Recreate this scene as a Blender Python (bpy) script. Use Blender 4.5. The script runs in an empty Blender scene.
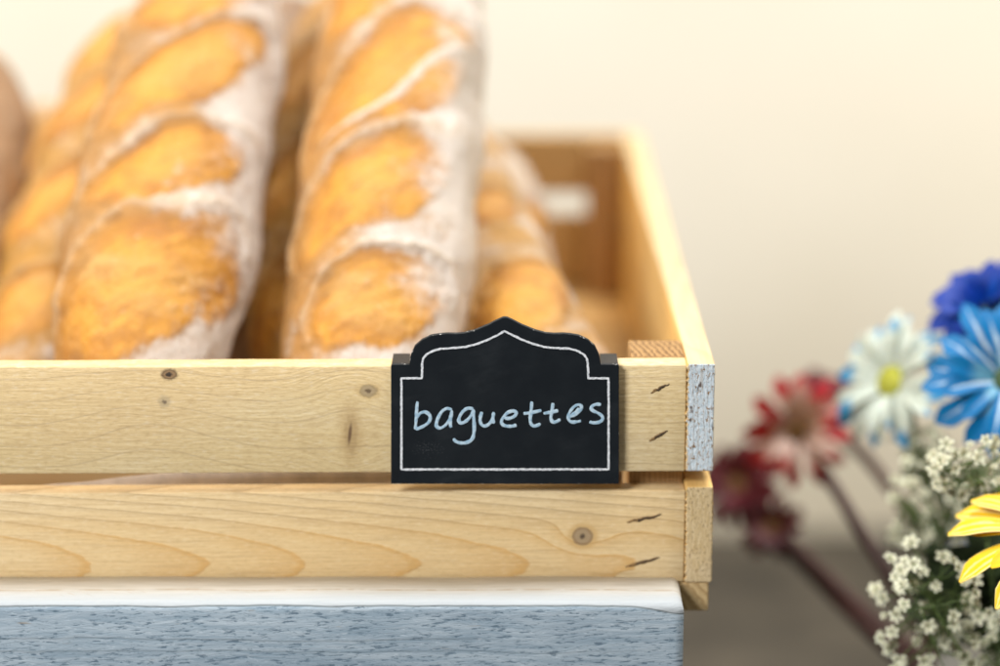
import bpy, bmesh, math, random
from mathutils import Vector, Matrix, noise as mn, Quaternion
random.seed(7)
SC = bpy.context.scene
COL = SC.collection
PI = math.pi
def R(d): return math.radians(d)

# ------------------------------------------------------------ camera
PITCH = R(15)
CAM = Vector((0, -1.0867, 0.2912))
cd = bpy.data.cameras.new('camera'); cam = bpy.data.objects.new('camera', cd); COL.objects.link(cam)
cam.location = CAM; cam.rotation_euler = (PI/2 - PITCH, 0, 0)
cd.sensor_width = 36; cd.lens = 90; cd.clip_start = 0.02; cd.clip_end = 100
cd.dof.use_dof = True; cd.dof.focus_distance = 1.118; cd.dof.aperture_fstop = 2.35
SC.camera = cam
def at(px, py, Y):
    """point on the plane y=Y that the 1000x666 photograph shows at (px, py)"""
    u = (px-500)/2500; v = -(py-333)/2500
    c, s = math.cos(PITCH), math.sin(PITCH)
    d = Vector((u, c + v*s, -s + v*c))
    return CAM + d*((Y-CAM.y)/d.y)

# ------------------------------------------------------------ objects
def link(o, parent=None):
    COL.objects.link(o)
    if parent: o.parent = parent
    return o
def tag(o, label=None, cat=None, group=None, kind=None):
    if label: o['label'] = label
    if cat: o['category'] = cat
    if group: o['group'] = group
    if kind: o['kind'] = kind
    return o
def empty(name, loc, rot=(0,0,0)):
    o = bpy.data.objects.new(name, None); o.location = loc; o.rotation_euler = rot
    o.empty_display_size = .02
    return link(o)
def build(name, bm, mats, parent=None, smooth=False):
    me = bpy.data.meshes.new(name); bm.to_mesh(me); bm.free()
    for m in (mats if isinstance(mats, (list, tuple)) else [mats]): me.materials.append(m)
    if smooth:
        for p in me.polygons: p.use_smooth = True
    return link(bpy.data.objects.new(name, me), parent)
def box(x0, x1, y0, y1, z0, z1, bev=.0006, seg=2, bm=None, jit=0):
    b = bm or bmesh.new()
    r = bmesh.ops.create_cube(b, size=1)
    for v in r['verts']:
        v.co = Vector((x0 + (v.co.x+.5)*(x1-x0), y0 + (v.co.y+.5)*(y1-y0), z0 + (v.co.z+.5)*(z1-z0)))
    if bev:
        es = list({e for v in r['verts'] for e in v.link_edges})
        bmesh.ops.bevel(b, geom=es, offset=bev, segments=seg, affect='EDGES', profile=.5)
    return b
def tube(pts, rad, seg=8, bm=None, flat=1.0, up=Vector((0,1,0))):
    """swept round (or flattened along `up`) section along points, rad = float or list"""
    b = bm or bmesh.new(); n = len(pts); rings = []
    for i, p in enumerate(pts):
        t = (pts[min(i+1, n-1)] - pts[max(i-1, 0)]).normalized()
        a = t.cross(up)
        if a.length < 1e-4: a = t.cross(Vector((1,0,0)))
        a.normalize(); c = a.cross(t).normalized()
        r = rad[i] if isinstance(rad, list) else rad
        rings.append([b.verts.new(p + a*math.cos(k*2*PI/seg)*r + c*math.sin(k*2*PI/seg)*r*flat) for k in range(seg)])
    for q in range(n-1):
        for k in range(seg):
            b.faces.new((rings[q][k], rings[q][(k+1)%seg], rings[q+1][(k+1)%seg], rings[q+1][k]))
    b.faces.new(rings[0][::-1]); b.faces.new(rings[-1])
    return b
def spline(P, n=8, closed=False):
    out = []
    m = len(P)
    for i in range(m if closed else m-1):
        if closed: a, b, c, d = P[(i-1)%m], P[i], P[(i+1)%m], P[(i+2)%m]
        else: a, b, c, d = P[max(i-1,0)], P[i], P[i+1], P[min(i+2,m-1)]
        for k in range(n):
            t = k/n
            out.append(.5*((2*b) + (c-a)*t + (2*a-5*b+4*c-d)*t*t + (3*b-a-3*c+d)*t**3))
    if not closed: out.append(P[-1].copy())
    return out
def sm(a, b, x):
    t = max(0, min(1, (x-a)/(b-a))); return t*t*(3-2*t)

# ------------------------------------------------------------ material helper
class X:
    def __init__(s, B, k): s.B = B; s.k = k
    def _m(s, op, *a): return s.B.math(op, s, *a)
    def __add__(s, o): return s._m('ADD', o)
    __radd__ = __add__
    def __sub__(s, o): return s._m('SUBTRACT', o)
    def __rsub__(s, o): return s.B.math('SUBTRACT', o, s)
    def __mul__(s, o): return s._m('MULTIPLY', o)
    __rmul__ = __mul__
    def __truediv__(s, o): return s._m('DIVIDE', o)
class Mat:
    def __init__(s, name):
        s.m = bpy.data.materials.new(name); s.m.use_nodes = True; s.nt = s.m.node_tree
        s.b = s.nt.nodes['Principled BSDF']
    def node(s, t): return s.nt.nodes.new(t)
    def plug(s, sock, v):
        if isinstance(v, X): s.nt.links.new(v.k, sock)
        elif isinstance(v, tuple) and len(v) == 3 and sock.type == 'RGBA': sock.default_value = (*v, 1)
        else: sock.default_value = v
    def math(s, op, *a):
        n = s.node('ShaderNodeMath'); n.operation = op
        for i, v in enumerate(a): s.plug(n.inputs[i], v)
        return X(s, n.outputs[0])
    def coord(s, which='Object'):
        n = s.node('ShaderNodeTexCoord'); q = s.node('ShaderNodeSeparateXYZ')
        s.nt.links.new(n.outputs[which], q.inputs[0])
        return X(s, q.outputs[0]), X(s, q.outputs[1]), X(s, q.outputs[2])
    def vec(s, x, y, z):
        n = s.node('ShaderNodeCombineXYZ')
        for i, v in enumerate((x, y, z)): s.plug(n.inputs[i], v)
        return X(s, n.outputs[0])
    def noise(s, v, scale=1, detail=4, rough=.55, dist=0):
        n = s.node('ShaderNodeTexNoise'); s.plug(n.inputs['Vector'], v)
        n.inputs['Scale'].default_value = scale; n.inputs['Detail'].default_value = detail
        n.inputs['Roughness'].default_value = rough; n.inputs['Distortion'].default_value = dist
        return X(s, n.outputs[0])
    def voro(s, v, scale=1, feat='F1', out='Distance'):
        n = s.node('ShaderNodeTexVoronoi'); s.plug(n.inputs['Vector'], v)
        n.inputs['Scale'].default_value = scale; n.feature = feat
        return X(s, n.outputs[out])
    def step(s, v, a, b, lo=0., hi=1.):
        n = s.node('ShaderNodeMapRange'); n.interpolation_type = 'SMOOTHSTEP'; n.clamp = True
        for i, q in enumerate((v, a, b, lo, hi)): s.plug(n.inputs[i], q)
        return X(s, n.outputs[0])
    def mix(s, f, a, b, mode='MIX'):
        n = s.node('ShaderNodeMix'); n.data_type = 'RGBA'; n.blend_type = mode
        s.plug(n.inputs[0], f); s.plug(n.inputs[6], a); s.plug(n.inputs[7], b)
        return X(s, n.outputs[2])
    def ramp(s, f, stops):
        n = s.node('ShaderNodeValToRGB'); s.plug(n.inputs[0], f); cr = n.color_ramp
        while len(cr.elements) < len(stops): cr.elements.new(.5)
        for e, (p, c) in zip(cr.elements, stops): e.position = p; e.color = (*c, 1)
        return X(s, n.outputs[0])
    def attr(s, name):
        n = s.node('ShaderNodeAttribute'); n.attribute_name = name
        return X(s, n.outputs['Fac'])
    def rnd(s):
        return X(s, s.node('ShaderNodeObjectInfo').outputs['Random'])
    def gauss(s, x, z, cx, cz, sx, sz):
        dx = (x-cx)/sx; dz = (z-cz)/sz
        return s.math('POWER', 2.71828, (dx*dx + dz*dz)*-1.)
    def done(s, col, rough=.6, bump=None, bstr=.3, bdist=.001, spec=.4, sss=0, trans=0, coat=0, sssr=(.004,.002,.001)):
        s.plug(s.b.inputs['Base Color'], col); s.plug(s.b.inputs['Roughness'], rough)
        s.b.inputs['Specular IOR Level'].default_value = spec
        if sss:
            s.b.inputs['Subsurface Weight'].default_value = sss
            s.b.inputs['Subsurface Radius'].default_value = (1, .5, .25)
            s.b.inputs['Subsurface Scale'].default_value = sssr[0]
        if coat: s.b.inputs['Coat Weight'].default_value = coat
        if bump is not None:
            n = s.node('ShaderNodeBump'); s.plug(n.inputs['Height'], bump)
            n.inputs['Strength'].default_value = bstr; n.inputs['Distance'].default_value = bdist
            s.nt.links.new(n.outputs[0], s.b.inputs['Normal'])
        return s.m
def simple(name, col, rough=.6, var=.15, scale=200, bstr=.2, **k):
    B = Mat(name); x, y, z = B.coord(); n = B.noise(B.vec(x, y, z), scale, 5)
    c = B.mix(B.step(n, .3, .7), tuple(v*(1-var) for v in col), tuple(min(1, v*(1+var)) for v in col))
    return B.done(c, rough, n, bstr, .0006, **k)

# pixel -> crate coordinates on its front plane (about)
def kx(px): return (px-500)*.000453
def kz(py): return -.015 - (py-365)*.000474

def wood_generic(name, axis='x', light=(.74,.56,.31), dark=(.56,.36,.15), seed=0, freq=260, contrast=.6, knots=()):
    """straight grain pine along an axis"""
    B = Mat(name); x, y, z = B.coord()
    if axis == 'y': x, y = y, x
    if axis == 'z': x, z = z, x
    w = B.noise(B.vec(x*3+seed, y*9, z*9), 1, 3)
    f = (z + w*.05 + y*.35)*freq
    for (cx, cz, r) in knots:
        f = f + B.gauss(x, z, cx, cz, r*2.2, r*1.2)*2.2
    rings = B.step(B.math('FRACT', f), .45, .98)*B.step(B.math('FRACT', f), 1.0, .985)
    fine = B.noise(B.vec(x*25+seed, y*600, z*600), 1, 5, .6)
    big = B.noise(B.vec(x*6+seed, y*20, z*20), 1, 3)
    c = B.mix(rings*contrast, light, dark)
    c = B.mix(B.step(fine, .35, .75, 0, .35), c, tuple(v*.72 for v in dark))
    c = B.mix(B.step(big, .4, .7, 0, .35), c, tuple(min(1, v*1.12) for v in light))
    h = fine*.7 + rings*.3
    for (cx, cz, r) in knots:
        g = B.gauss(x, z, cx, cz, r, r*.8)
        c = B.mix(B.step(g, .3, .8, 0, .85), c, (.17,.09,.035))
        c = B.mix(B.step(g, .82, .96, 0, .9), c, (.05,.028,.014))
    return B.done(c, .62, h, .35, .0004)

# upper slat: pale, fine horizontal grain, four knots
def wood_upper():
    B = Mat('upper_slat_pine'); x, y, z = B.coord()
    K = [(kx(171), kz(373), .0042, .0030, 'dark'), (kx(165), kz(400), .0032, .0030, 'grey'),
         (kx(369), kz(390), .0046, .0034, 'tan'), (kx(351), kz(433), .0046, .013, 'eye')]
    w = B.noise(B.vec(x*5, y*5, z*14), 1, 4, .5)
    zz = z + w*.016 + y*.3
    for (cx, cz, sx, sz, _) in K:
        zz = zz + (z-cz)*B.gauss(x, z, cx, cz, sx*4.5, sz*2.2)*-.75
    f = zz*330
    fr = B.math('FRACT', f)
    rings = B.step(fr, .3, .95)*B.step(fr, 1.0, .96)
    fine = B.noise(B.vec(x*38, y*700, zz*900), 1, 6, .65)
    scal = B.noise(B.vec(x*240, y*300, z*900), 1, 3, .6)
    big = B.noise(B.vec(x*7+3, y*20, z*22), 1, 3)
    c = B.mix(B.step(big, .35, .7), (.80,.62,.32), (.84,.68,.40))
    c = B.mix(B.step(B.noise(B.vec(x*4+9, y*9, z*11), 1, 2), .42, .62, 0, .8), c, (.78,.57,.28))
    c = B.mix(rings*.20, c, (.54,.36,.165))
    c = B.mix(B.step(fine, .40, .70, 0, .40), c, (.50,.34,.16))
    c = B.mix(B.step(scal, .5, .68, 0, .42), c, (.52,.35,.16))
    c = B.mix(B.step(scal, .48, .30, 0, .34), c, (.88,.76,.56))
    # thin grey-brown growth lines that arch away from the knots
    a = B.math('FRACT', (z*1.0 + w*.02 - B.gauss(x, z, kx(150), kz(430), .035, .03)*.012 - B.gauss(x, z, kx(360), kz(400), .03, .02)*.01)*95)
    ln = B.step(a, .90, .955)*B.step(a, 1.0, .962)
    c = B.mix(ln*.38, c, (.42,.30,.17))
    h = fine*.6 + scal*.5
    for (cx, cz, sx, sz, t) in K:
        wob = B.noise(B.vec(x*500, 0, z*500), 1, 3)
        g = B.gauss(x, z, cx, cz, sx, sz) + wob*.5 - .25
        if t == 'dark':
            c = B.mix(B.step(g, .25, .65, 0, .95), c, (.13,.075,.03)); c = B.mix(B.step(g, .6, .8, 0, .9), c, (.30,.18,.08))
            c = B.mix(B.step(g, .82, .98, 0, .95), c, (.02,.013,.008))
        elif t == 'grey':
            c = B.mix(B.step(g, .2, .7, 0, .45), c, (.36,.29,.19)); c = B.mix(B.step(g, .8, 1., 0, .8), c, (.13,.09,.06))
        elif t == 'tan':
            c = B.mix(B.step(g, .10, .4, 0, .5), c, (.62,.42,.18))
            c = B.mix(B.step(g, .3, .6, 0, .8), c, (.33,.24,.12)); c = B.mix(B.step(g, .55, .7, 0, .55), c, (.45,.34,.2))
            c = B.mix(B.step(g, .85, 1., 0, .8), c, (.10,.06,.03))
        else:
            c = B.mix(B.step(g, .0, .5, 0, .45), c, (.52,.34,.14)); c = B.mix(B.step(g, .45, .8, 0, .6), c, (.44,.29,.13))
            g2 = B.gauss(x + (z-cz)*-.12, z, cx-.0005, cz, .0011, .0065)
            c = B.mix(B.step(g2, .3, .9, 0, .85), c, (.15,.085,.045))
    # bruise and wear marks
    return B.done(c, .58, h, .7, .0006)

# lower slat: cathedral grain, arches nested with their tips to the right
def wood_lower():
    B = Mat('lower_slat_pine'); x, y, z = B.coord()
    s = .000458
    z0 = kz(565)
    kxx, kzz = kx(583)+.0005, kz(538)
    w = B.noise(B.vec(x*9, y*6, z*20), 1, 3, .5)
    w2 = B.noise(B.vec(x*40, 0, z*90), 1, 3, .5)
    dz = (z - z0)
    g0 = B.gauss(x, z, kxx, kzz, .016, .008)
    f = (x - kx(136) + dz*dz*(1/(s*11.5))*1. + y*-2.2)*(1/(108*s)) + w*.55 + w2*.20 + B.noise(B.vec(x*120, 0, z*500), 1, 4, .6)*.13 + g0*1.2
    fr = B.math('FRACT', f)
    late = B.step(fr, .25, .95)*B.step(fr, 1.0, .965)
    thin = B.step(fr, .84, .95)*B.step(fr, 1.0, .965)
    fine = B.noise(B.vec(x*30, y*700, z*900), 1, 6, .65)
    big = B.noise(B.vec(x*5+5, y*12, z*25), 1, 3)
    c = B.mix(B.step(big, .35, .7), (.78,.57,.29), (.81,.64,.375))
    top = B.step(z, z0+.012, z0+.026)
    tone = B.mix(top, (.66,.36,.09), (.46,.32,.16))
    c = B.mix(late*.34, c, tone)
    c = B.mix(thin*.50, c, tone)
    sc_ = B.noise(B.vec(x*260, y*300, z*1000), 1, 3, .6)
    c = B.mix(B.step(fine, .42, .74, 0, .55), c, (.50,.33,.15))
    c = B.mix(B.step(sc_, .52, .70, 0, .30), c, (.50,.33,.14))
    c = B.mix(B.step(sc_, .48, .30, 0, .25), c, (.90,.76,.52))
    r = B.gauss(x, z, kxx, kzz, .0056, .0052) + B.noise(B.vec(x*400, 0, z*400), 1, 3)*.2 - .1
    c = B.mix(B.step(r, .08, .35, 0, .6), c, (.58,.36,.13))
    c = B.mix(B.step(r, .40, .55, 0, .85), c, (.26,.17,.09))
    c = B.mix(B.step(r, .60, .72, 0, .7), c, (.42,.31,.18))
    c = B.mix(B.step(r, .90, 1.0, 0, .9), c, (.05,.03,.02))
    return B.done(c, .55, fine + thin*.4 + sc_*.5, .55, .0005)

def endgrain(name, painted):
    B = Mat(name); x, y, z = B.coord()
    wv = B.noise(B.vec(x*110, 0, z*28), 1, 3)
    st = B.noise(B.vec(x*900 + wv*12, 0, z*190), 1, 4, .6)
    sp = B.noise(B.vec(x*900, 0, z*560), 1, 4, .7)
    if painted:
        lines = B.math('FRACT', (x + wv*.010)*420)
        wood = B.mix(sp, (.42,.25,.11), (.20,.11,.05))
        c = B.mix(B.step(sp, .36, .62), (.62,.74,.80), (.80,.86,.88))
        c = B.mix(B.step(B.step(lines, .55, .95)*.5 + st*.75, .66, .80, 0, .6), c, (.52,.48,.42))
        c = B.mix(B.step(B.noise(B.vec(x*650, 3, z*380), 1, 4, .75), .555, .60), c, wood)
        c = B.mix(B.step(B.noise(B.vec(x*260+5, 3, z*150), 1, 2, .5), .64, .70, 0, .9), c, (.10,.06,.04))
        edge = B.step(x, .0875, .0852)
        c = B.mix(B.step(edge*.5 + sp, .88, .98, 0, .9), c, (.70,.52,.28))
        return B.done(c, .8, sp + st, .9, .0009)
    pits = B.noise(B.vec(x*1000, 0, z*700), 1, 3, .7)
    c = B.mix(B.step(st, .35, .65), (.74,.57,.32), (.62,.45,.22))
    c = B.mix(B.step(wv, .45, .65, 0, .35), c, (.72,.58,.38))
    c = B.mix(B.step(pits, .55, .64, 0, .85), c, (.27,.16,.075))
    return B.done(c, .8, pits + st, .8, .0007)

def endgrain_dark(name, rot=35, base=(.46,.29,.13), dark=(.17,.085,.03), horiz=False, freq=420):
    B = Mat(name); x, y, z = B.coord()
    a = R(rot); q = z if horiz is True else y
    n = B.noise(B.vec(x*200, y*200, z*200), 1, 4)
    f = B.math('FRACT', (x*math.sin(a) + q*math.cos(a))*freq + n*1.5)
    sp = B.noise(B.vec(x*900, y*900, z*900), 1, 3, .7)
    c = B.mix(B.step(f, .3, .9, 0, .8), base, dark)
    c = B.mix(B.step(sp, .52, .72, 0, .35), c, tuple(v*1.3 for v in base))
    return B.done(c, .85, sp + f*.5, .8, .0006)

def board_paint():
    B = Mat('blue_grey_board_paint'); x, y, z = B.coord()
    w = B.noise(B.vec(x*14, y*14, z*40), 1, 3)
    a = B.noise(B.vec(x*24, y*200, z*420 + w*6), 1, 5, .6)
    b = B.noise(B.vec(x*150 + z*190, y*300, z*840 - x*80), 1, 5, .68)
    b2 = B.noise(B.vec(x*190 - z*280, y*300, z*620 + x*140), 1, 5, .66)
    big = B.noise(B.vec(x*6+2, y*3, z*42), 1, 3)
    c = B.mix(B.step(a, .3, .7), (.31,.40,.465), (.48,.56,.61))
    c = B.mix(B.step(big, .45, .68, 0, .45), c, (.20,.28,.35))
    c = B.mix(B.step(b, .545, .63, 0, .8), c, (.085,.14,.19))
    c = B.mix(B.step(b2, .60, .68, 0, .55), c, (.10,.16,.21))
    c = B.mix(B.step(b2, .42, .30, 0, .55), c, (.60,.68,.73))
    c = B.mix(B.step(B.noise(B.vec(x*30, 0, z*300+7), 1, 3), .66, .72, 0, .6), c, (.36,.28,.19))
    # long dark plank fissures
    fz = z + w*.006
    for zz, hw, x1 in ((-.1335, .00035, -.03), (-.1395, .0003, .03), (-.152, .0005, .0)):
        ln = B.math('ABSOLUTE', fz - zz - .003)
        c = B.mix(B.step(ln, hw*2.4, 0, 0, .35)*B.step(x, x1+.05, x1), c, (.07,.09,.10))
    # whitewashed top, worn along a wavering line
    e = z + B.noise(B.vec(x*16, 0, 0), 1, 3)*.0028 + B.step(x, .055, .0825)*-.0022*-1. - B.gauss(x, z, .0825, -.118, .012, .05)*-.0012
    topm = B.step(e, -.1166, -.1160)
    seam = B.step(B.math('ABSOLUTE', e + .1165), .0006, .0001)
    gr = B.noise(B.vec(x*30, y*500, z*500), 1, 5, .6)
    wc = B.mix(B.step(gr, .35, .7), (.62,.59,.53), (.52,.49,.42))
    wc = B.mix(B.step(y, -.014, -.030, 0, .75), wc, (.42,.47,.50))
    ck = B.math('ABSOLUTE', y + .0185 + B.noise(B.vec(x*11, 0, 0), 1, 4)*.006 - .003)
    wc = B.mix(B.step(ck, .0014, .0002, 0, .7)*B.step(B.noise(B.vec(x*90, 3, 0), 1, 3), .35, .6), wc, (.40,.30,.19))
    tick = B.noise(B.vec(x*420 + y*500, y*90, 0), 1, 2)
    wc = B.mix(B.step(tick, .60, .68, 0, .45)*B.step(B.math('ABSOLUTE', y+.023), .004, .001)*B.step(x, -.05, -.12), wc, (.42,.34,.25))
    c = B.mix(topm, c, wc)
    c = B.mix(seam*.75, c, (.13,.14,.13))
    return B.done(c, .72, a*.3 + b*-1. + b2*.3, .55, .0008)

M_up, M_lo = wood_upper(), wood_lower()
M_x = wood_generic('pine_along_x', 'x', light=(.60,.40,.17), dark=(.40,.23,.08), seed=3)
M_y = wood_generic('pine_along_y', 'y', light=(.68,.545,.32), dark=(.54,.37,.17), seed=8, contrast=.4)
M_y2 = wood_generic('pine_side_rail', 'y', light=(.80,.52,.18), dark=(.56,.31,.08), seed=2, contrast=.5)
M_z = wood_generic('pine_post', 'z', light=(.46,.28,.12), dark=(.24,.12,.04), seed=5, freq=420, contrast=.8)
M_eg_p = endgrain('end_grain_painted', True)
M_eg = endgrain('end_grain_raw', False)
M_eg_top = endgrain_dark('end_grain_post_top', 78, (.42,.25,.10), (.12,.058,.02), False, 330)
M_eg_run = endgrain_dark('end_grain_plank', 50, (.60,.43,.21), (.38,.23,.09), True, 260)
M_board = board_paint()

# ------------------------------------------------------------ the crate
CW0, CW1, CD = -.430, .0973, .577          # left, right, depth
TZ = -.0150                                 # rim
crate = empty('wooden_crate', (0, 0, -.134))
tag(crate, 'open pine slat crate holding the bread, standing behind the blue grey board', 'crate')
OFF = Vector((0, 0, .134))
def cpart(name, bm, mats, smooth=False):
    o = build(name, bm, mats, crate, smooth); o.location = OFF; return o
def face_mat(bm, test, idx):
    bm.normal_update()
    for f in bm.faces:
        if test(f): f.material_index = idx
    return bm
def rough_edges(bm, amp, sc=60):
    for v in bm.verts:
        v.co += Vector(mn.noise_vector(v.co*sc))*amp
# front slats
def slat(x0, x1, y0, y1, z0, z1, n=60):
    b = box(x0, x1, y0, y1, z0, z1, .0007, 2)
    ed = [e for e in b.edges if abs(e.verts[0].co.x - e.verts[1].co.x) > .02]
    bmesh.ops.subdivide_edges(b, edges=ed, cuts=n, use_grid_fill=True)
    rough_edges(b, .00022, 40)
    return b
cpart('front_slat', slat(CW0+.0124, .0848, 0, .0120, -.0658, TZ), M_up, True)
cpart('front_slat', slat(CW0+.0124, .0852, 0, .0122, -.1196, -.0750), M_lo, True)
# side rails, end grain showing at the front
for (x0, x1, zt, zb, me, fo) in ((.0850, .0975, TZ+.0004, -.0655, M_eg_p, -.0006), (.0855, .0978, -.0732, -.1197, M_eg, -.0004)):
    b = box(x0, x1, fo, CD, zb, zt, .0006, 2)
    ed = [e for e in b.edges if abs(e.verts[0].co.z - e.verts[1].co.z) > .02]
    bmesh.ops.subdivide_edges(b, edges=ed, cuts=46, use_grid_fill=True)
    for v in b.verts:                        # sawn, splintered front arris
        if v.co.y < .002:
            k = mn.noise(Vector((v.co.x*60, 0, v.co.z*900)))
            v.co.x += k*(.0011 if v.co.x < x0+.003 else .0004)
    face_mat(b, lambda f: f.normal.y < -.6, 1); face_mat(b, lambda f: f.normal.x < -.6, 2)
    cpart('side_rail', b, [M_y if me is M_eg_p else M_y2, me, M_y2])
for zt, zb in ((TZ, -.0655), (-.0732, -.1197)):
    cpart('side_rail', box(CW0, CW0+.0122, 0, CD, zb, zt), M_y2)
# corner posts inside the slats
for px0 in (.0602, CW0+.0126):
    for y0, y1 in ((.0123, .0400), (CD-.040, CD-.0124)):
        b = box(px0, px0+.0245, y0, y1, -.1192, TZ+.0006 if y0 < .1 else TZ-.004, .0008)
        face_mat(b, lambda f: f.normal.z > .6, 1)
        cpart('corner_post', b, [M_z, M_eg_top])
# back slats
cpart('back_slat', box(CW0+.0124, .0848, CD-.0120, CD, -.054, TZ), M_x)
cpart('back_slat', box(CW0+.0124, .0848, CD-.0122, CD, -.1196, -.0700), M_x)
# bottom planks
yy = .0003
k = 0
while yy < CD-.02:
    y1 = min(yy+.085, CD)
    b = box(CW0, .0966, yy, y1, -.1340, -.1200, .0007)
    face_mat(b, lambda f: f.normal.y < -.6, 1)
    cpart('bottom_plank', b, [M_x, M_eg_run]); yy = y1 + .006
# staples driven aslant into the slat ends
M_staple = simple('rusty_staple', (.055,.035,.02), .7, .5, 900)
M_gouge = simple('bruised_wood', (.22,.13,.05), .85, .4, 700)
for (ax, ay, bx, by) in ((652,393,670,384),(651,441,669,431),(630,524,664,515.5),(629,569.5,663,560)):
    A = Vector((kx(ax), -.0001, kz(ay))); Bq = Vector((kx(bx), -.0001, kz(by)))
    ps = []; rs = []
    n = 14
    for i in range(n+1):
        t = i/n
        p = A.lerp(Bq, t); p.z += mn.noise(Vector((ax, t*6, by)))*.0007
        ps.append(p); rs.append((.00016 + .00062*abs(math.sin(t*PI*1.0))**.7*(.55+.9*abs(mn.noise(Vector((ay, t*7, 1)))))))
    g = tube([p + (Bq-A)*-.03 for p in ps], [r*1.45 for r in rs], 8, None, .16)
    o = cpart('staple_dent', g, M_gouge, True)
    s2 = tube(ps[4:], [r*.75 for r in rs[4:]], 8, None, .45)
    st = build('staple', s2, M_staple, o, True); st.location = (0, -.0002, 0)
crate.rotation_euler = (0, R(-.18), R(.2))

# ------------------------------------------------------------ paper inside the crate
bm = bmesh.new(); rows = []
for i in range(61):
    x = -.41 + .467*i/60
    top = min(-.046, -.0775 + (x+.197)*.118) + .0012*mn.noise(Vector((x*40, 0, 0)))
    row = []
    for (yy_, t) in ((.0, 1.0), (.0005, .75), (.001, .5), (.002, .25), (.006, .04), (.014, .0), (.05, .0)):
        z = -.1190 + (top+.1190)*t
        row.append(bm.verts.new((x, .020 + yy_ + .0015*mn.noise(Vector((x*25, z*30, 1))), z)))
    rows.append(row)
for i in range(60):
    for j in range(6): bm.faces.new((rows[i][j], rows[i+1][j], rows[i+1][j+1], rows[i][j+1]))
pl_ = build('paper_liner', bm, simple('greaseproof_paper', (.60,.52,.44), .8, .12, 120), None, True)
m_ = pl_.modifiers.new('thickness', 'SOLIDIFY'); m_.thickness = .0003
tag(pl_, 'grey brown paper sheet lining the crate, seen in the gap between the front slats', 'paper')

# ------------------------------------------------------------ display stand with blue-grey board
CZ = -.555
stand = empty('display_stand', (-.2, .2, CZ))
tag(stand, 'blue grey painted wooden stand with worn white top edge in front of the crate', 'display stand')
def spart(name, bm, mats, smooth=False):
    o = build(name, bm, mats, stand, smooth); o.location = -Vector(stand.location); return o
b = box(-.44, .0826, -.0345, -.0016, -.30, -.1160, 0)
es = [e for e in b.edges if (e.verts[0].co.z > -.12 and e.verts[1].co.z > -.12 and abs(e.verts[0].co.x-e.verts[1].co.x) > .1 and e.verts[0].co.y < -.01)]
es2 = [e for e in b.edges if e.verts[0].co.x > 0 and e.verts[1].co.x > 0 and e.verts[0].co.z > -.12 and e.verts[1].co.z > -.12]
es3 = [e for e in b.edges if e.verts[0].co.x > 0 and e.verts[1].co.x > 0 and abs(e.verts[0].co.z-e.verts[1].co.z) > .1 and e.verts[0].co.y < -.01]
bmesh.ops.bevel(b, geom=list(set(es+es2)), offset=.0042, segments=6, affect='EDGES', profile=.5)
ed = [e for e in b.edges if abs(e.verts[0].co.x - e.verts[1].co.x) > .1]
bmesh.ops.subdivide_edges(b, edges=ed, cuts=120, use_grid_fill=True)
for v in b.verts:
    if v.co.z > -.125:
        v.co.z += mn.noise(Vector((v.co.x*22, v.co.y*30, 0)))*.0006
        v.co.y += mn.noise(Vector((v.co.x*30, 4, v.co.z*40)))*.0005 if v.co.y < -.01 else 0
spart('front_board', b, M_board, True)
M_st = simple('stand_wood', (.30,.36,.40), .75, .25, 60)
spart('shelf', box(-.43, .060, .0005, .56, -.153, -.1345), M_st)
for x0 in (-.42, .035):
    spart('leg', box(x0, x0+.02, .01, .55, CZ, -.1532), M_st)

# ------------------------------------------------------------ chalkboard sign
B = Mat('chalkboard_black'); x, y, z = B.coord()
n1 = B.noise(B.vec(x*60, y, z*60), 1, 4); n2 = B.noise(B.vec(x*1500, 0, z*1500), 1, 3, .7)
n3 = B.noise(B.vec(x*70+4, 0, z*70), 1, 2)
c = B.mix(B.step(n1, .35, .7), (.0055,.0085,.0115), (.009,.0125,.0155))
dust = B.gauss(x, z, kx(428), kz(445), .012, .007)
c = B.mix(B.step(n2 + dust*.20, .74, .84, 0, .25), c, (.25,.27,.27))
c = B.mix(B.step(n3, .62, .75, 0, .6), c, (.004,.006,.008))
c = B.mix(B.step(B.noise(B.vec(x*28+z*20, 0, z*90-x*30), 1, 5, .6), .52, .72, 0, .018), c, (.3,.32,.33))
M_black = B.done(c, .7, n2, .25, .0002, spec=.2)
B = Mat('sign_worn_edge'); x, y, z = B.coord()
n = B.noise(B.vec(x*330, y*300, z*330), 1, 5, .7)
low = B.step(z, kz(478), kz(483), 0, .10)
M_edge = B.done(B.mix(B.step(n + low, .60, .67), (.013,.016,.018), (.66,.64,.60)), .8, n, .5, .0003)
B = Mat('chalk_white'); x, y, z = B.coord()
n = B.noise(B.vec(x*900, 0, z*900), 1, 4, .7)
M_chalk = B.done(B.mix(B.step(n, .35, .6), (.50,.53,.55), (.86,.87,.88)), .9)
B = Mat('chalk_marker_blue'); x, y, z = B.coord()
n = B.noise(B.vec(x*500, 0, z*500), 1, 4, .6)
M_mark = B.done(B.mix(B.step(n, .35, .65), (.30,.47,.60), (.55,.69,.77)), .8)

SY = -.0048                                   # front face of the sign
def sp_(px, py, Y=SY): 
    p = at(px, py, Y); return p
half = [(391,484),(391,366),(392.5,364.5),(409.2,364.5),(409.8,360),(411,354.6),(415,346),(422,340),(431,335.7),(440,334.2),(447.6,333.6),(456,333.9),(464,333.2),(474.6,330.5),(488,325),(497,320.3),(502.5,317.8),(505,317.4)]
out = half + [(1010-a, b_) for a, b_ in half[::-1][1:]]
out = [(a if a < 505 else a - (0 if a < 600 else 0), b_) for a, b_ in out]
pts = [sp_(*q) for q in out]
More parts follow.
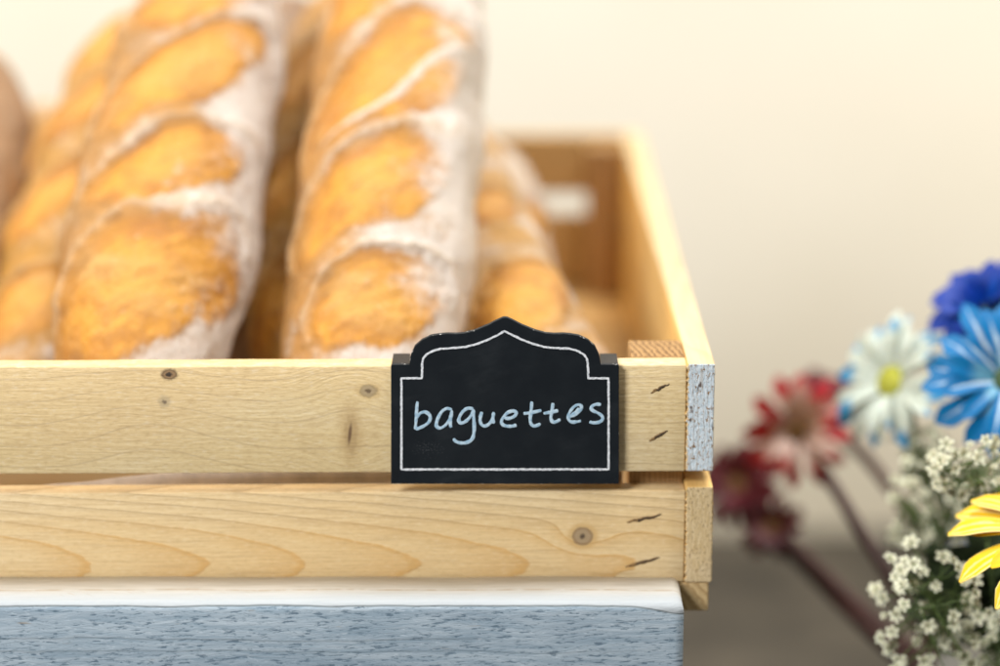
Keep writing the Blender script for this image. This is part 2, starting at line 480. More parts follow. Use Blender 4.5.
# dense outline
P2 = []
for i in range(len(pts)):
    a, c_ = pts[i], pts[(i+1) % len(pts)]
    m = max(1, int((a-c_).length/.0012))
    for k in range(m): P2.append(a.lerp(c_, k/m))
N = len(P2)
ins = []
for i in range(N):
    t = (P2[(i+1)%N] - P2[i-1]).normalized(); nrm = Vector((t.z, 0, -t.x))
    wv = .00022 + .00012*mn.noise(P2[i]*600)
    ins.append(P2[i] + nrm*wv)
bm = bmesh.new()
jit = [Vector((mn.noise(p*500), 0, mn.noise(p*500+Vector((9,9,9)))))*.00005 for p in P2]
fo = [bm.verts.new(p + jit[i] + Vector((0, .00015, 0))) for i, p in enumerate(P2)]
fi = [bm.verts.new(p) for p in ins]
bk = [bm.verts.new(p + jit[i] + Vector((0, .0024, 0))) for i, p in enumerate(P2)]
for i in range(N):
    j = (i+1) % N
    f = bm.faces.new((fo[i], fo[j], fi[j], fi[i])); f.material_index = 1
    f = bm.faces.new((bk[i], bk[j], fo[j], fo[i])); f.material_index = 1
from mathutils.geometry import tessellate_polygon
for a_, b_, c_ in tessellate_polygon([[Vector((p.x, p.z, 0)) for p in ins]]): bm.faces.new((fi[a_], fi[b_], fi[c_]))
for a_, b_, c_ in tessellate_polygon([[Vector((v.co.x, v.co.z, 0)) for v in bk]]): bm.faces.new((bk[a_], bk[b_], bk[c_]))
bmesh.ops.recalc_face_normals(bm, faces=bm.faces[:])
sign = empty('chalkboard_sign', sp_(505, 484))
tag(sign, 'black scalloped chalkboard price sign reading baguettes clipped over the upper crate slat', 'sign')
def gpart(name, bm, mats, smooth=False, parent=None):
    o = build(name, bm, mats, parent or sign, smooth)
    if not parent: o.location = -Vector(sign.location)
    return o
plate = gpart('plate', bm, [M_black, M_edge])
M_tab = simple('sign_clip_dark', (.014,.012,.011), .6, .3, 600)
for a, c_ in ((391.6, 409.0), (601.0, 618.4)):
    xa, xb = sp_(a, 365).x, sp_(c_, 365).x
    z0 = sp_(400, 364.2).z
    bmt = box(xa, xb, SY+.0022, .0138, z0-.0014, z0-.0001, .0002)
    box(xa, xb, .0126, .0138, -.045, z0-.0002, .0002, 2, bmt)
    gpart('clip', bmt, M_tab)
# chalk border
hb = [(401.4,469.3),(401.4,424),(401.4,378.2)]
hb2 = [(410,378.2),(421.8,378.2),(422,370),(422.2,362.5),(423.2,358.5),(426.5,354.2),(434,350.2),(441,348.6),(448,348.3),(458,347.6),(466,346.8),(475,344.4),(488,339.6),(497,335.2),(504.5,331)]
full = hb + hb2 + [(1010-a, b_) for a, b_ in (hb+hb2)[::-1][1:]]
def ribbon(P, w, bm=None, Y=SY-.00012, jit=.25, closed=False, thick=.0001):
    b = bm or bmesh.new()
    D = []
    for i in range(len(P)-1 + (1 if closed else 0)):
        a, c_ = P[i], P[(i+1) % len(P)]
        m = max(1, int((a-c_).length/.0006))
        for k in range(m): D.append(a.lerp(c_, k/m))
    if not closed: D.append(P[-1])
    n = len(D); L = []; Rr = []
    for i, p in enumerate(D):
        a = D[(i-1) % n] if closed else D[max(i-1, 0)]; c_ = D[(i+1) % n] if closed else D[min(i+1, n-1)]
        t = (c_-a).normalized(); q = Vector((t.z, 0, -t.x))
        w1 = w*(1 + jit*mn.noise(p*1300)*1.6); w2 = w*(1 + jit*mn.noise(p*1300+Vector((7,3,1)))*1.6)
        dz = Vector((0, 0, 1))*mn.noise(p*120)*.0001
        L.append(b.verts.new(Vector((p.x, Y, p.z)) + q*w1*.5 + dz)); Rr.append(b.verts.new(Vector((p.x, Y, p.z)) - q*w2*.5 + dz))
    for i in range(n if closed else n-1):
        j = (i+1) % n; b.faces.new((L[i], L[j], Rr[j], Rr[i]))
    bmesh.ops.recalc_face_normals(b, faces=b.faces[:])
    return b
gpart('border_line', ribbon([sp_(*q) for q in full], .00098, closed=True, jit=.35), M_chalk)
# lettering: pen strokes traced as swept flattened lines (coordinates in a 4x enlargement)
strokes = [
 [(150,86),(147,115),(145,150),(143,178),(142,198)], [(146,152),(160,134),(180,128),(196,138),(201,152),(194,170),(175,184),(155,193),(143,198)],
 [(288,119),(268,114),(248,126),(234,148),(226,172),(228,187),(242,192),(262,180),(278,158),(286,135)], [(288,121),(284,150),(281,172),(284,190)],
 [(374,116),(352,113),(332,126),(318,148),(316,166),(328,172),(347,162),(364,142),(374,120)], [(374,118),(375,150),(377,180),(376,210),(369,235),(350,249),(325,252),(304,246),(294,234)],
 [(408,128),(402,146),(401,165),(408,180),(422,184),(438,174),(450,156),(455,128)], [(453,140),(452,160),(456,174)],
 [(497,152),(520,153),(540,143),(545,130),(532,124),(512,130),(495,147),(486,165),(492,179),(512,185),(532,184),(546,180)],
 [(607,86),(606,110),(603,135),(601,160),(606,178),(618,184),(632,180),(642,174)], [(574,134),(598,132),(622,127),(646,121)],
 [(692,92),(689,115),(685,138),(684,156),(692,168),(706,166),(721,157)], [(654,134),(676,130),(696,126),(713,122)],
 [(757,146),(778,140),(797,126),(806,108),(797,99),(780,104),(764,121),(754,143),(756,160),(768,168),(788,167),(804,163)], [(766,140),(784,128),(796,112)],
 [(884,99),(866,97),(850,104),(845,114),(854,124),(872,132),(886,142),(891,154),(882,166),(864,171),(846,170),(838,166)],
]
bm = bmesh.new()
for i, s_ in enumerate(strokes):
    P = spline([sp_(380+a/4, 380+b_/4, SY-.00014) for a, b_ in s_], 6)
    L = len(P); rs = []
    for k, p in enumerate(P):
        e = min(1, .55 + k/4, .55 + (L-1-k)/4)
        rs.append(.00073*e*(1 + .28*mn.noise(p*500) + .12*mn.noise(p*1500)))
    tube(P, rs, 8, bm, .13)
gpart('lettering', bm, M_mark)

# ------------------------------------------------------------ bread
def crust_material(name, crust, gold, gold_dark, flour=(.70,.64,.57)):
    B = Mat(name); x, y, z = B.coord(); v = B.vec(x, y, z)
    sc, fl, ed = B.attr('score'), B.attr('flour'), B.attr('rim')
    n1 = B.noise(v, 45, 5, .6); n2 = B.noise(v, 170, 5, .65); n3 = B.noise(v, 700, 4, .7); n0 = B.noise(v, 22, 3)
    base = B.mix(B.step(n1, .35, .68), crust, tuple(q*.70 for q in crust))
    base = B.mix(B.step(n2, .52, .7, 0, .5), base, gold)
    gl = B.mix(B.step(n1, .38, .66), gold, gold_dark)
    gl = B.mix(B.step(n2, .5, .75, 0, .4), gl, tuple(q*.8 for q in gold_dark))
    gl = B.mix(B.step(n0, .56, .70, 0, .65), gl, (.66,.40,.13))
    gl = B.mix(B.step(n3, .60, .70, 0, .6), gl, (.20,.085,.025))
    gl = B.mix(B.step(n2, .66, .76, 0, .35), gl, (.24,.085,.02))
    co = B.attr('core')
    k = co + n2*.35 + n1*.25
    gl = B.mix(B.step(k, .58, .34, 0, .55), gl, tuple(q*.62 for q in gold_dark))
    gl = B.mix(B.step(k + (n3-.5)*.5, .66, 1.1, 0, .7), gl, (.68,.345,.065))
    gl = B.mix(B.step(B.noise(v, 95, 5, .7), .47, .64, 0, .38), gl, (.44,.18,.032))
    gl = B.mix(B.step(B.noise(v, 420, 4, .75), .64, .72, 0, .35), gl, (.16,.06,.02))
    gl = B.mix(B.step(B.noise(v, 260, 4, .7), .60, .70, 0, .35), gl, (.80,.60,.36))
    c = B.mix(sc*.92, base, gl)
    fm = B.step(fl + n1*.8 + n2*.8 + n3*.5 - sc*.42, 1.10, 1.72)
    c = B.mix(fm*.86, c, flour)
    c = B.mix(B.step(ed + n2*.7, .80, 1.35, 0, .45), c, (.54,.40,.25))
    h = n2*.9 + n3*.35 + n1*1.2
    return B.done(c, B.math('ADD', fm*.35, .42), h, .7, .0030, spec=.4, sss=.05, sssr=(.004,0,0))
M_bread = crust_material('baguette_crust', (.46,.235,.070), (.67,.310,.036), (.45,.180,.026))
M_bread_y = crust_material('baguette_crust_golden', (.50,.26,.055), (.64,.30,.040), (.40,.155,.028))
M_bread_d = crust_material('baguette_crust_brown', (.36,.19,.08), (.46,.23,.07), (.28,.13,.045), (.40,.27,.16))
M_bread_k = crust_material('baguette_crust_shaded', (.26,.14,.07), (.34,.17,.06), (.20,.10,.045), (.36,.27,.20))  # crust darkened to carry the shade between the front loaves

def loaf(label, A, Bp, rad, scores, mat, fdir=40, famt=.5, seed=1, bend=.004, nu=200, nv=150, p=3.2, tipr=.0, roll=0, taper=0, name='baguette'):
    """A near tip, Bp far tip; scores = (t, degrees round the loaf, half length, half width, tilt)"""
    ax = (Bp-A); L = ax.length; ax.normalize()
    up = Vector((0, 0, 1)); up = (up - ax*up.dot(ax)).normalized(); side = ax.cross(up).normalized()
    root_q = Matrix((side, ax, up)).transposed().to_4x4()
    bm = bmesh.new()
    ls = bm.verts.layers.float.new('score'); lf = bm.verts.layers.float.new('flour'); lr = bm.verts.layers.float.new('rim'); lk = bm.verts.layers.float.new('core')
    so = Vector((seed*3.1, seed*1.7, seed*.9))
    rings = []
    for i in range(nu+1):
        a = i/nu
        t = .5 - .5*math.cos(PI*a)            # denser at the tips
        t = .35*t + .65*a if 0 < a < 1 else a
        q = abs(2*t-1)
        r = rad*max(0, 1-q**p)**.5*(1 - taper*t)
        s = t*L
        cx = bend*math.sin(PI*t) + .003*mn.noise(Vector((t*3, seed, 0)))
        row = []
        for j in range(nv):
            th = -PI + 2*PI*j/nv
            w = th*rad
            lump = 1 + .095*mn.noise(Vector((math.cos(th)*1.2, math.sin(th)*1.2, s*22)) + so) + .02*mn.noise(Vector((math.cos(th)*4, math.sin(th)*4, s*90)) + so)
            S = 0; rim = 0; dr = 0; core = 0; strip = 0
            for (t0, d0, la, lb, tl, *ex) in scores:
                dw = w - R(d0)*rad; dsn = s - t0*L
                if abs(dw) > .09 or abs(dsn) > .07: continue
                c_, s_ = math.cos(R(tl)), math.sin(R(tl))
                pa = dw*c_ + dsn*s_; pb = -dw*s_ + dsn*c_
                wob = .26*mn.noise(Vector((w*26, s*26, seed+t0*9))) + .07*mn.noise(Vector((w*160, s*160, seed+t0*9)))
                e = math.sqrt(abs(pa/la)**1.6 + (pb/lb)**2) + wob
                m = 1 - sm(.78, 1.0, e)
                rr = math.exp(-((e-1.0)/.085)**2)
                upper = sm(-.3, .6, pb/lb)
                S = max(S, m); core = max(core, 1-e - .25*pb/lb*m); rim = max(rim, rr*(.35+.65*upper))
                dr += rr*(.0027*upper + .0002) + m*(.0008 + .0016*(1-e*e) - .0012*upper)
                if ex:                           # a strip of floury skin left across the cut
                    q_ = pb - ex[0]*lb - .004*math.sin(pa*70); g_ = math.exp(-(q_/.0026)**2)*m
                    S -= 0; core -= g_*.5; strip = max(strip, g_); dr += g_*.0014
                # secondary tear inside the cut
                dr += m*.0009*mn.noise(Vector((pa*60, pb*200, seed)))
            valley = 0
            z_ = r*lump + dr*min(1, r/rad*1.3) - .0
            hx = math.sin(th)*z_ + cx; hz = math.cos(th)*z_*(.93 if math.cos(th) > 0 else .80)
            hz += 0
            v = bm.verts.new((hx, s, hz))
            v[ls] = S*(1-.8*strip); v[lr] = max(rim, strip); v[lk] = core
            fb = math.cos(th - R(fdir))
            v[lf] = famt*1.4*(.5+.5*fb)**1.7 + .34*mn.noise(Vector((w*30, s*30, seed+5))) + .5*strip + (.12 if t < .1 else 0)
            row.append(v)
        rings.append(row)
    for i in range(nu):
        for j in range(nv):
            k = (j+1) % nv
            bm.faces.new((rings[i][j], rings[i+1][j], rings[i+1][k], rings[i][k]))
    bmesh.ops.remove_doubles(bm, verts=rings[0]+rings[-1], dist=.0002)
    bmesh.ops.recalc_face_normals(bm, faces=bm.faces[:])
    o = build(name, bm, mat, None, True)
    o.matrix_world = Matrix.Translation(A) @ root_q @ Matrix.Rotation(R(roll), 4, 'Y')
    tag(o, label, 'baguette', 'baguettes stacked in the crate')
    return o

loaf('long floury baguette nearest the front left, with an oval golden cut at its near end',
     at(118,440,.060), at(224,-75,.38), .0535,
     [(.180,8,.078,.046,26),(.385,12,.074,.027,31),(.56,4,.086,.028,42),(.735,12,.070,.024,36),(.88,6,.060,.024,38)], M_bread, 86, .50, 3, .002, 300, 220, 3.5, taper=.20)
loaf('large floury baguette directly behind the black sign, white down its right side',
     at(356,452,.052), at(416,-120,.40), .0505,
     [(.155,16,.056,.028,18),(.325,-4,.070,.030,40),(.52,6,.078,.036,47,-.30),(.71,-4,.068,.028,44),(.88,0,.060,.026,42)], M_bread, 78, .62, 11, .003, 300, 220, 3.5, taper=.15)
loaf('golden baguette leaning behind the front left loaf, between it and the brown one',
     at(22,430,.14), at(152,20,.44), .0420,
     [(.18,-10,.046,.026,20),(.42,-16,.05,.022,42),(.64,-10,.05,.022,42),(.84,-8,.045,.02,40)], M_bread_y, 95, .25, 5, .003, 180, 130, 3.2)
loaf('brown baguette cut off by the left edge of the photo',
     at(-92,430,.13), at(-26,60,.42), .0430,
     [(.3,-30,.05,.02,40)], M_bread_d, 20, .22, 9, 0, 150, 110, 3.2)
loaf('golden tipped baguette right of the loaf behind the sign, nearest the crate side',
     at(588,446,.070), at(470,122,.40), .0400,
     [(.26,-16,.050,.030,36),(.55,-10,.040,.022,34)], M_bread_y, 75, .24, 13, -.016, 200, 150, 3.2, taper=.48)
loaf('golden baguette half hidden to the left of the loaf behind the sign',
     at(312,430,.13), at(352,-10,.44), .0400,
     [(.2,-25,.045,.025,35),(.45,-30,.048,.022,42),(.68,-20,.048,.022,42)], M_bread_y, 120, .3, 17, 0, 180, 130, 3.2)
loaf('baguette coloured dark for the shade between the two big front loaves',
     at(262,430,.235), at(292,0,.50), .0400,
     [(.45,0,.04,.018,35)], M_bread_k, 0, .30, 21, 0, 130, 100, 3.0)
loaf('small rounded baguette end peeking out between the brown and the golden loaf at left',
     at(60,300,.36), at(50,108,.50), .0300, [(.6,0,.04,.02,35)], M_bread_y, 60, .3, 25, 0, 110, 80, 2.8)
loaf('thin slice of golden baguette showing right of the loaf nearest the crate side',
     at(520,420,.26), at(492,150,.47), .0290, [(.6,10,.04,.02,35)], M_bread_y, 60, .4, 29, 0, 110, 80, 3.0)

# ------------------------------------------------------------ flowers
def petal_mesh(name, L, W, mat, cup=.15, droop=.2, notch=.0, nu=14, nv=7, twist=0):
    bm = bmesh.new(); la = bm.verts.layers.float.new('along'); lc = bm.verts.layers.float.new('across')
    top, bot = [], []
    for lay, lst, dz in ((0, top, .00012), (1, bot, -.00012)):
        for i in range(nu+1):
            t = i/nu
            wd = W*.5*(.35 + .65*math.sin(min(1, t*1.15)*PI*.5))*(1 - sm(.78, 1.04, t)**1.5*.96)
            row = []
            for j in range(nv+1):
                s = j/nv*2-1
                x_ = s*wd; y_ = L*t - notch*L*(1-abs(s))*sm(.8, 1, t)*.3
                zz = L*(.22*math.sin(t*PI*.6) - droop*t*t) + cup*wd*s*s*1.5 + .0004*math.cos(s*PI*3)*sm(0, .3, t)
                v = bm.verts.new((x_, y_, zz + dz)); v[la] = t; v[lc] = s
                row.append(v)
            lst.append(row)
    for lst, fl in ((top, False), (bot, True)):
        for i in range(nu):
            for j in range(nv):
                q = (lst[i][j], lst[i][j+1], lst[i+1][j+1], lst[i+1][j])
                bm.faces.new(q[::-1] if fl else q)
    me = bpy.data.meshes.new(name); bm.to_mesh(me); bm.free(); me.materials.append(mat)
    for p in me.polygons: p.use_smooth = True
    return me
def petal_mat(name, base, tip, lo, hi, stripe=None, rand_shift=.25, edge=None):
    B = Mat(name); al, ac = B.attr('along'), B.attr('across'); r = B.rnd(); x, y, z = B.coord()
    n = B.noise(B.vec(x*900, y*90, r*50), 1, 3)
    f = B.step(al + (n-.5)*.5 + (r-.5)*rand_shift*2 + B.math('ABSOLUTE', ac)*(edge or 0), lo, hi)
    c = B.mix(f, base, tip)
    if stripe and stripe[1] > .7:
        c = B.mix(B.step(B.math('ABSOLUTE', ac) + al*.55 + (n-.5)*.5, .62, .34, 0, .9)*B.step(r, .25, .4), c, stripe[0])
    elif stripe:
        c = B.mix(B.step(B.math('FRACT', ac*1.5+.25 + (n-.5)*.5), .55, .8, 0, stripe[1])*B.step(r, .35, .5), c, stripe[0])
    c = B.mix(B.step(n, .5, .75, 0, .2), c, tuple(q*.7 for q in tip))
    return B.done(c, .5, n, .2, .0004, spec=.3, sss=.15, sssr=(.002,0,0))
def dome(r, h, mat, parent, name='flower_center', bumps=.0006, loc=(0,0,0), seed=0):
    bm = bmesh.new(); bmesh.ops.create_uvsphere(bm, u_segments=36, v_segments=20, radius=r)
    for v in bm.verts:
        v.co.z *= h/r
        k = mn.voronoi(v.co*(1/.0013))[0][0]
        v.co += v.co.normalized()*bumps*(.8-k)
    o = build(name, bm, mat, parent, True); o.location = loc; return o
def disc_mat(name, a, b):
    B = Mat(name); x, y, z = B.coord(); v = B.voro(B.vec(x, y, z), 900); n = B.noise(B.vec(x, y, z), 200, 3)
    c = B.mix(B.step(v, .2, .7), a, b)
    return B.done(B.mix(B.step(n, .4, .7, 0, .5), c, b), .7, v, .5, .0006)
M_green = simple('stem_green', (.085,.13,.035), .55, .3, 300)
M_redstem = simple('stem_reddish', (.060,.020,.016), .55, .35, 200)
M_disc_y = disc_mat('disc_yellow_green', (.62,.58,.06), (.28,.30,.03))
M_disc_r = disc_mat('disc_brown', (.42,.24,.06), (.14,.06,.025))
M_disc_g = disc_mat('disc_green', (.10,.16,.05), (.04,.07,.03))
VM = Vector((.262, .11, -.185))               # mouth of the vase
def flower(label, cname, c, nrm, rlen, wid, n, mat, disc, dr, layers=2, seed=0, elev=18, stem_mat=None, stem_r=.0018, droop=.22, bend=Vector((0,0,0)), cup=.15, scat=6):
    rg = random.Random(seed)
    root = empty(cname, c); nrm = Vector(nrm).normalized()
    root.rotation_mode = 'QUATERNION'; q = nrm.to_track_quat('Z', 'Y'); root.rotation_quaternion = q
    tag(root, label, 'flower', 'cut flowers beside the crate')
    me = petal_mesh('petal', rlen - dr*.5, wid, mat, droop=droop, cup=cup)
    for ly in range(layers):
        m = n if ly == 0 else int(n*.8)
        for k in range(m):
            o = bpy.data.objects.new('petal', me); link(o, root)
            a = 2*PI*(k + .5*ly + rg.uniform(-.22,.22))/m
            el = R(elev*.35 + ly*elev + rg.uniform(-scat, scat)) - R(6)
            s = (1 - .16*ly)*rg.uniform(.88, 1.08)
            base = Vector((math.cos(a)*dr*.55, math.sin(a)*dr*.55, .0006*ly - .0006 + .0003*rg.random()))
            o.matrix_local = Matrix.Translation(base) @ Matrix.Rotation(a - PI/2, 4, 'Z') @ Matrix.Rotation(el, 4, 'X') @ Matrix.Rotation(R(rg.uniform(-16,16)), 4, 'Y') @ Matrix.Diagonal((s*rg.uniform(.85,1.1), s, s, 1))
    dome(dr, dr*.55, disc, root, loc=(0,0,.0012))
    # calyx and stem, in the flower's own frame
    inv = (Matrix.Translation(c) @ q.to_matrix().to_4x4()).inverted()
    c = Vector(c)
    mouth = VM + Vector((rg.uniform(-.016,.016), rg.uniform(-.016,.016), -.06))
    P = [c - nrm*.002, c - nrm*.012 + Vector((0,0,-.003)), c.lerp(mouth, .2) + bend*.8 - nrm*.006, c.lerp(mouth, .55) + bend, mouth]
    P = [inv @ p for p in spline(P, 8)]
    rs = [stem_r*(2.6 if i < 2 else 1.5 if i < 5 else 1)*1.0 for i in range(len(P))]
    build('stem', tube(P, rs, 10, None, 1, Vector((.3,.8,.1))), stem_mat or M_green, root, True)
    return root
M_yel = petal_mat('petal_yellow', (.74,.56,.10), (.80,.50,.008), .25, .55, stripe=((.86,.76,.42), .55))
M_blu = petal_mat('petal_blue_white', (.16,.44,.60), (.0005,.160,.40), .12, .42, stripe=((.62,.76,.82), .8), rand_shift=.3)
M_dbl = petal_mat('petal_deep_blue', (.003,.07,.42), (.001,.030,.27), .2, .8)
M_whi = petal_mat('petal_white_blue_tip', (.58,.63,.53), (.01,.26,.52), .78, 1.02, rand_shift=.28)
M_red = petal_mat('petal_white_red_edge', (.66,.44,.36), (.45,.010,.020), .50, .80, rand_shift=.3, edge=.12)
M_drd = petal_mat('petal_dark_red', (.24,.08,.08), (.105,.014,.022), .2, .7)
M_fad = petal_mat('petal_faded', (.22,.09,.08), (.09,.022,.024), .2, .7)
flower('bright yellow daisy entering at the right edge below the blue daisy', 'yellow_daisy', at(1062,536,.004), (-.12,-.40,.90), .0510, .0125, 15, M_yel, M_disc_y, .009, 2, 3, 10, droop=.16, scat=7)
flower('light blue and white daisy at the right edge, in front of the dark blue bloom', 'blue_daisy', at(1006,380,.11), (-.12,-.90,.42), .041, .0120, 15, M_blu, M_disc_g, .0065, 2, 8, 18, scat=9)
flower('dark royal blue bloom topmost at the right edge behind the light blue daisy', 'blue_daisy', at(990,312,.17), (-.35,-.45,.75), .034, .012, 16, M_dbl, M_disc_g, .006, 3, 12, 26, scat=12)
flower('white daisy with yellow green centre and blue petal tips', 'white_daisy', at(893,382,.18), (-.74,-.52,.42), .0375, .0082, 20, M_whi, M_disc_y, .0088, 2, 5, 14, scat=9)
flower('blurred red and white daisy left of the white blue tipped one', 'red_daisy', at(798,432,.27), (-.25,-.9,.3), .0335, .0102, 12, M_red, M_disc_r, .0065, 2, 9, 20, M_redstem, .0036, bend=Vector((0,0,.0)))
flower('dark maroon daisy farthest left and lowest, nearly behind the crate corner', 'red_daisy', at(738,486,.33), (-.4,-.7,.5), .027, .011, 12, M_drd, M_disc_r, .006, 2, 10, 26, M_redstem, .0046, bend=Vector((0,.01,-.012)))
flower('small dark red bloom just above and behind the red and white daisy', 'red_daisy', at(822,402,.34), (-.1,-.5,.85), .024, .010, 11, M_drd, M_disc_r, .005, 2, 15, 26, M_redstem, .0036, bend=Vector((.01,0,.004)))
flower('deep blue bloom half buried in the baby breath behind the yellow daisy', 'blue_daisy', at(1002,560,.115), (-.4,-.6,.6), .032, .011, 14, M_dbl, M_disc_g, .006, 2, 18, 20, scat=12)

flower('faded brown maroon bloom lowest of the blurred red ones, hanging below the dark maroon daisy', 'red_daisy', at(772,528,.31), (-.2,-.6,.3), .020, .009, 10, M_fad, M_disc_r, .005, 2, 22, 30, M_redstem, .0050, bend=Vector((0,.01,-.006)))
# leaves
def leafy(label, base, tip, n, size, seed, mat):
    rg = random.Random(seed)
    root = empty('leafy_stem', base); tag(root, label, 'foliage', 'leafy stems among the flowers')
    base = Vector(base); d = Vector(tip)-base
    P = spline([Vector((0,0,0)), d*.5 + Vector((.004,0,.004)), d], 8)
    build('stem', tube(P, .0012, 8), mat, root, True)
    bm = bmesh.new()
    me = None
    for i in range(nu_ := 10):
        pass
    rows = []
    for i in range(11):
        t = i/10; wd = size*.28*math.sin(PI*min(1, t*.95+.05))**.8
        rows.append([bm.verts.new((s*wd, size*t, -.18*size*t*t + abs(s)*wd*.3)) for s in (-1,-.5,0,.5,1)])
    for i in range(10):
        for j in range(4): bm.faces.new((rows[i][j], rows[i][j+1], rows[i+1][j+1], rows[i+1][j]))
    me = bpy.data.meshes.new('leaf'); bm.to_mesh(me); bm.free(); me.materials.append(mat)
    for p in me.polygons: p.use_smooth = True
    for k in range(n):
        t = .35 + .65*k/n
        p = P[int(t*(len(P)-1))]
        o = link(bpy.data.objects.new('leaf', me), root)
        dirv = (d.normalized()*.6 + Vector((rg.uniform(-1,1), rg.uniform(-.6,.6), rg.uniform(-.3,.8)))).normalized()
        o.matrix_local = Matrix.Translation(p) @ dirv.to_track_quat('Y', 'Z').to_matrix().to_4x4() @ Matrix.Rotation(rg.uniform(-1,1), 4, 'Y') @ Matrix.Scale(rg.uniform(.7,1.15), 4)
M_leaf = simple('leaf_dark_green', (.028,.042,.016), .5, .35, 150)
M_leaf2 = simple('leaf_olive', (.13,.15,.06), .55, .3, 150)
low = VM + Vector((0,0,-.06))
leafy('dark green leaves filling the gap under the yellow daisy', low, at(985,570,.09), 34, .034, 4, M_leaf)
leafy('dark leaves at the bottom right corner among the white blossoms', low + Vector((.006,0,0)), at(950,600,.10), 34, .030, 6, M_leaf)
leafy('olive green leaves under the light blue daisy', low + Vector((0,.01,0)), at(958,470,.17), 26, .024, 7, M_leaf2)
leafy('blurred olive leaves lowest between the flower stems and baby breath', low + Vector((-.006,.01,0)), at(915,520,.19), 20, .022, 9, M_leaf2)
leafy('dark leaves right behind the yellow daisy petals', low + Vector((.004,.006,0)), at(1000,500,.12), 26, .028, 11, M_leaf)

# baby's breath
B = Mat('blossom_white'); al = B.attr('along')
r = B.rnd()
c = B.mix(B.step(al, .08, .38), (.20,.24,.06), (.68,.67,.49))
M_blos = B.done(B.mix(B.step(r, .6, 1., 0, .35), c, (.62,.60,.42)), .7, sss=.1, sssr=(.002,0,0))
def blossom_mesh():
    rg = random.Random(2); bm = bmesh.new(); la = bm.verts.layers.float.new('along')
    for ly, (n, L, el) in enumerate(((6, .0034, 15), (5, .0026, 42), (4, .0016, 65))):
        for k in range(n):
            a = 2*PI*(k+.4*ly)/n + rg.uniform(-.2,.2)
            M = Matrix.Rotation(a, 4, 'Z') @ Matrix.Rotation(-R(el + rg.uniform(-8,8)), 4, 'Y')
            rows = []
            for i in range(5):
                t = i/4; w = L*.34*math.sin(PI*min(1, .15+t*.72))
                rw = []
                for s in (-1,-.3,.3,1):
                    v = bm.verts.new(M @ Vector((.0004+L*t, s*w, L*.10*math.sin(t*PI)+.15*w*s*s))); v[la] = t*.7 + .2*ly if ly < 2 else t*.4
                    rw.append(v)
                rows.append(rw)
            for i in range(4):
                for j in range(3): bm.faces.new((rows[i][j], rows[i+1][j], rows[i+1][j+1], rows[i][j+1]))
    me = bpy.data.meshes.new('blossom'); bm.to_mesh(me); bm.free(); me.materials.append(M_blos)
    for p in me.polygons: p.use_smooth = True
    return me
BM_ = blossom_mesh()
def sprig(label, base, centre, spread, n, seed, scale=1):
    rg = random.Random(seed); base = Vector(base); centre = Vector(centre)
    root = empty('baby_breath_sprig', base); tag(root, label, "flower sprig", 'sprigs of baby breath')
    bm = bmesh.new()
    hub = centre.lerp(base, .28)
    tube([p - base for p in spline([base, base.lerp(hub, .5) + Vector((-.003,0,.004)), hub], 6)], .0009, 6, bm)
    subs = []
    for k in range(7):
        e = centre + Vector((rg.gauss(0,1)*spread[0]*.5, rg.gauss(0,1)*spread[1]*.5, rg.gauss(0,1)*spread[2]*.5))
        subs.append(e); tube([p - base for p in spline([hub, hub.lerp(e, .5) + Vector((rg.uniform(-.003,.003),0,.002)), e], 5)], .0005, 5, bm)
    for k in range(n):
        s = rg.choice(subs)
        c_ = centre + Vector((rg.uniform(-1,1)*spread[0], rg.uniform(-1,1)*spread[1], rg.uniform(-1,1)*spread[2]))
        if ((c_-centre).x/spread[0])**2 + ((c_-centre).z/spread[2])**2 > 1: c_ = centre.lerp(c_, .75)
        m = s.lerp(c_, .5) + Vector((0,0,-.0015))
        tube([p - base for p in spline([s, m, c_], 4)], .00028, 5, bm)
        o = link(bpy.data.objects.new('blossom', BM_), root)
        d = ((c_ - s).normalized()*.7 + Vector((rg.uniform(-.5,.5), -1.0, .6+rg.uniform(-.3,.3)))).normalized()
        o.matrix_local = Matrix.Translation(c_ - base) @ d.to_track_quat('Z', 'Y').to_matrix().to_4x4() @ Matrix.Rotation(rg.uniform(0,6), 4, 'Z') @ Matrix.Scale(scale*rg.choice((.55,.85,1.,1.1,1.2)), 4)
    build('stalk', bm, M_green, root, True)
b0 = VM + Vector((0,0,-.05))
sprig('sharp cream baby breath sprig in the bottom right corner, below the yellow daisy', b0, at(930,612,.030), (.026,.018,.034), 66, 31)
sprig('soft baby breath sprig left of the yellow daisy, beside the red stems', b0 + Vector((0,.01,0)), at(925,512,.120), (.020,.020,.025), 44, 33)
sprig('cream baby breath sprig just above the yellow daisy petals', b0 + Vector((.006,0,0)), at(975,468,.045), (.022,.014,.017), 34, 35)
sprig('faint baby breath sprig under the white daisy, farthest back', b0 + Vector((.01,.012,0)), at(925,455,.165), (.016,.02,.014), 35, 37)
sprig('baby breath sprig in the corner right of the sharpest one', b0 + Vector((.004,-.004,0)), at(990,640,.035), (.018,.014,.020), 35, 39)

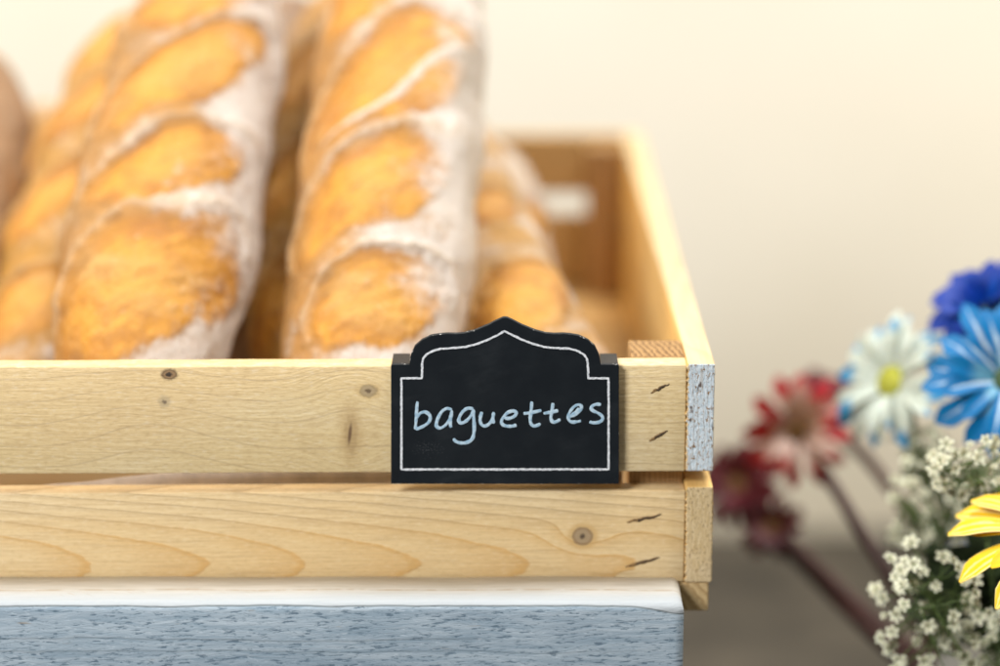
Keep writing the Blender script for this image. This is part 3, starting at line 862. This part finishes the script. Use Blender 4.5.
# vase the stems stand in
bm = bmesh.new()
prof = [(.0, 0), (.034, 0), (.038, .004), (.050, .08), (.055, .18), (.044, .30), (.036, .360), (.039, .370), (.036, .369), (.032, .355), (.040, .29), (.050, .18), (.045, .07), (.0, .012)]
rings = []
for (r_, z_) in prof:
    rings.append([bm.verts.new((r_*math.cos(a*2*PI/48), r_*math.sin(a*2*PI/48), z_)) for a in range(48)] if r_ > 0 else [bm.verts.new((0,0,z_))])
for i in range(len(rings)-1):
    a, b_ = rings[i], rings[i+1]
    for k in range(48):
        j = (k+1) % 48
        if len(a) == 1: bm.faces.new((a[0], b_[j], b_[k]))
        elif len(b_) == 1: bm.faces.new((a[k], a[j], b_[0]))
        else: bm.faces.new((a[k], a[j], b_[j], b_[k]))
bmesh.ops.recalc_face_normals(bm, faces=bm.faces[:])
v_ = build('vase', bm, simple('vase_glaze', (.45,.42,.36), .3, .08, 30), None, True)
v_.location = (VM.x, VM.y, CZ); tag(v_, 'tall pale vase standing on the counter and holding the cut flowers', 'vase')

# ------------------------------------------------------------ wall and counter
B = Mat('wall_paint'); x, y, z = B.coord()
n = B.noise(B.vec(x, y, z), 3, 3); f = B.noise(B.vec(x, y, z), 160, 4)
c = B.mix(B.step(n, .3, .7), (.76,.73,.64), (.79,.765,.685))
wall = build('wall', box(-2.2, 2.4, 1.30, 1.36, CZ+.0005, 2.0, 0), B.done(c, .85, f, .1, .0008)); tag(wall, kind='structure')
B = Mat('counter_stone'); x, y, z = B.coord()
n = B.noise(B.vec(x, y, z), 9, 4); f = B.noise(B.vec(x, y, z), 90, 4)
c = B.mix(B.step(n, .35, .65), (.030,.027,.023), (.075,.066,.053))
c = B.mix(B.step(f, .55, .7, 0, .4), c, (.10,.09,.075))
ct = build('counter', box(-2.2, 2.4, -.45, 1.36, CZ-.04, CZ, 0), B.done(c, .5, f, .2, .0008)); tag(ct, kind='structure')

# ------------------------------------------------------------ light
w = bpy.data.worlds.new('World'); SC.world = w; w.use_nodes = True
w.node_tree.nodes['Background'].inputs[0].default_value = (1.0, .95, .88, 1)
w.node_tree.nodes['Background'].inputs[1].default_value = .13
def area(name, loc, target, size, power, col):
    l = bpy.data.lights.new(name, 'AREA'); l.shape = 'RECTANGLE'; l.size, l.size_y = size; l.energy = power; l.color = col
    o = bpy.data.objects.new(name, l); COL.objects.link(o); o.location = loc
    o.rotation_euler = (Vector(target)-Vector(loc)).to_track_quat('-Z', 'Y').to_euler(); return o
area('window_light', (-1.0, -1.3, 1.0), (0, 0, -.05), (.6, .6), 42, (.96,.97,1))
area('ceiling_light', (.20, -.22, 1.3), (.03, .10, 0), (.5, .4), 4.5, (1,.92,.80))
area('wall_fill', (.55, .25, 1.9), (.25, 1.3, .25), (.8, .5), 51, (.98,.98,1))  # unseen fill added to brighten the wall from above
area('warm_light', (-1.3, .7, 1.0), (-.4, 1.3, .2), (.5, .5), 21, (1,.78,.48))
area('low_wall_fill', (1.3, .5, .0), (.45, 1.3, -.2), (.4, .4), 5, (1,.80,.42))  # added warm fill out of view, lifts the lower wall; no real lamp
vs = SC.view_settings; vs.view_transform = 'Standard'; vs.look = 'None'; vs.exposure = 0; vs.gamma = 1
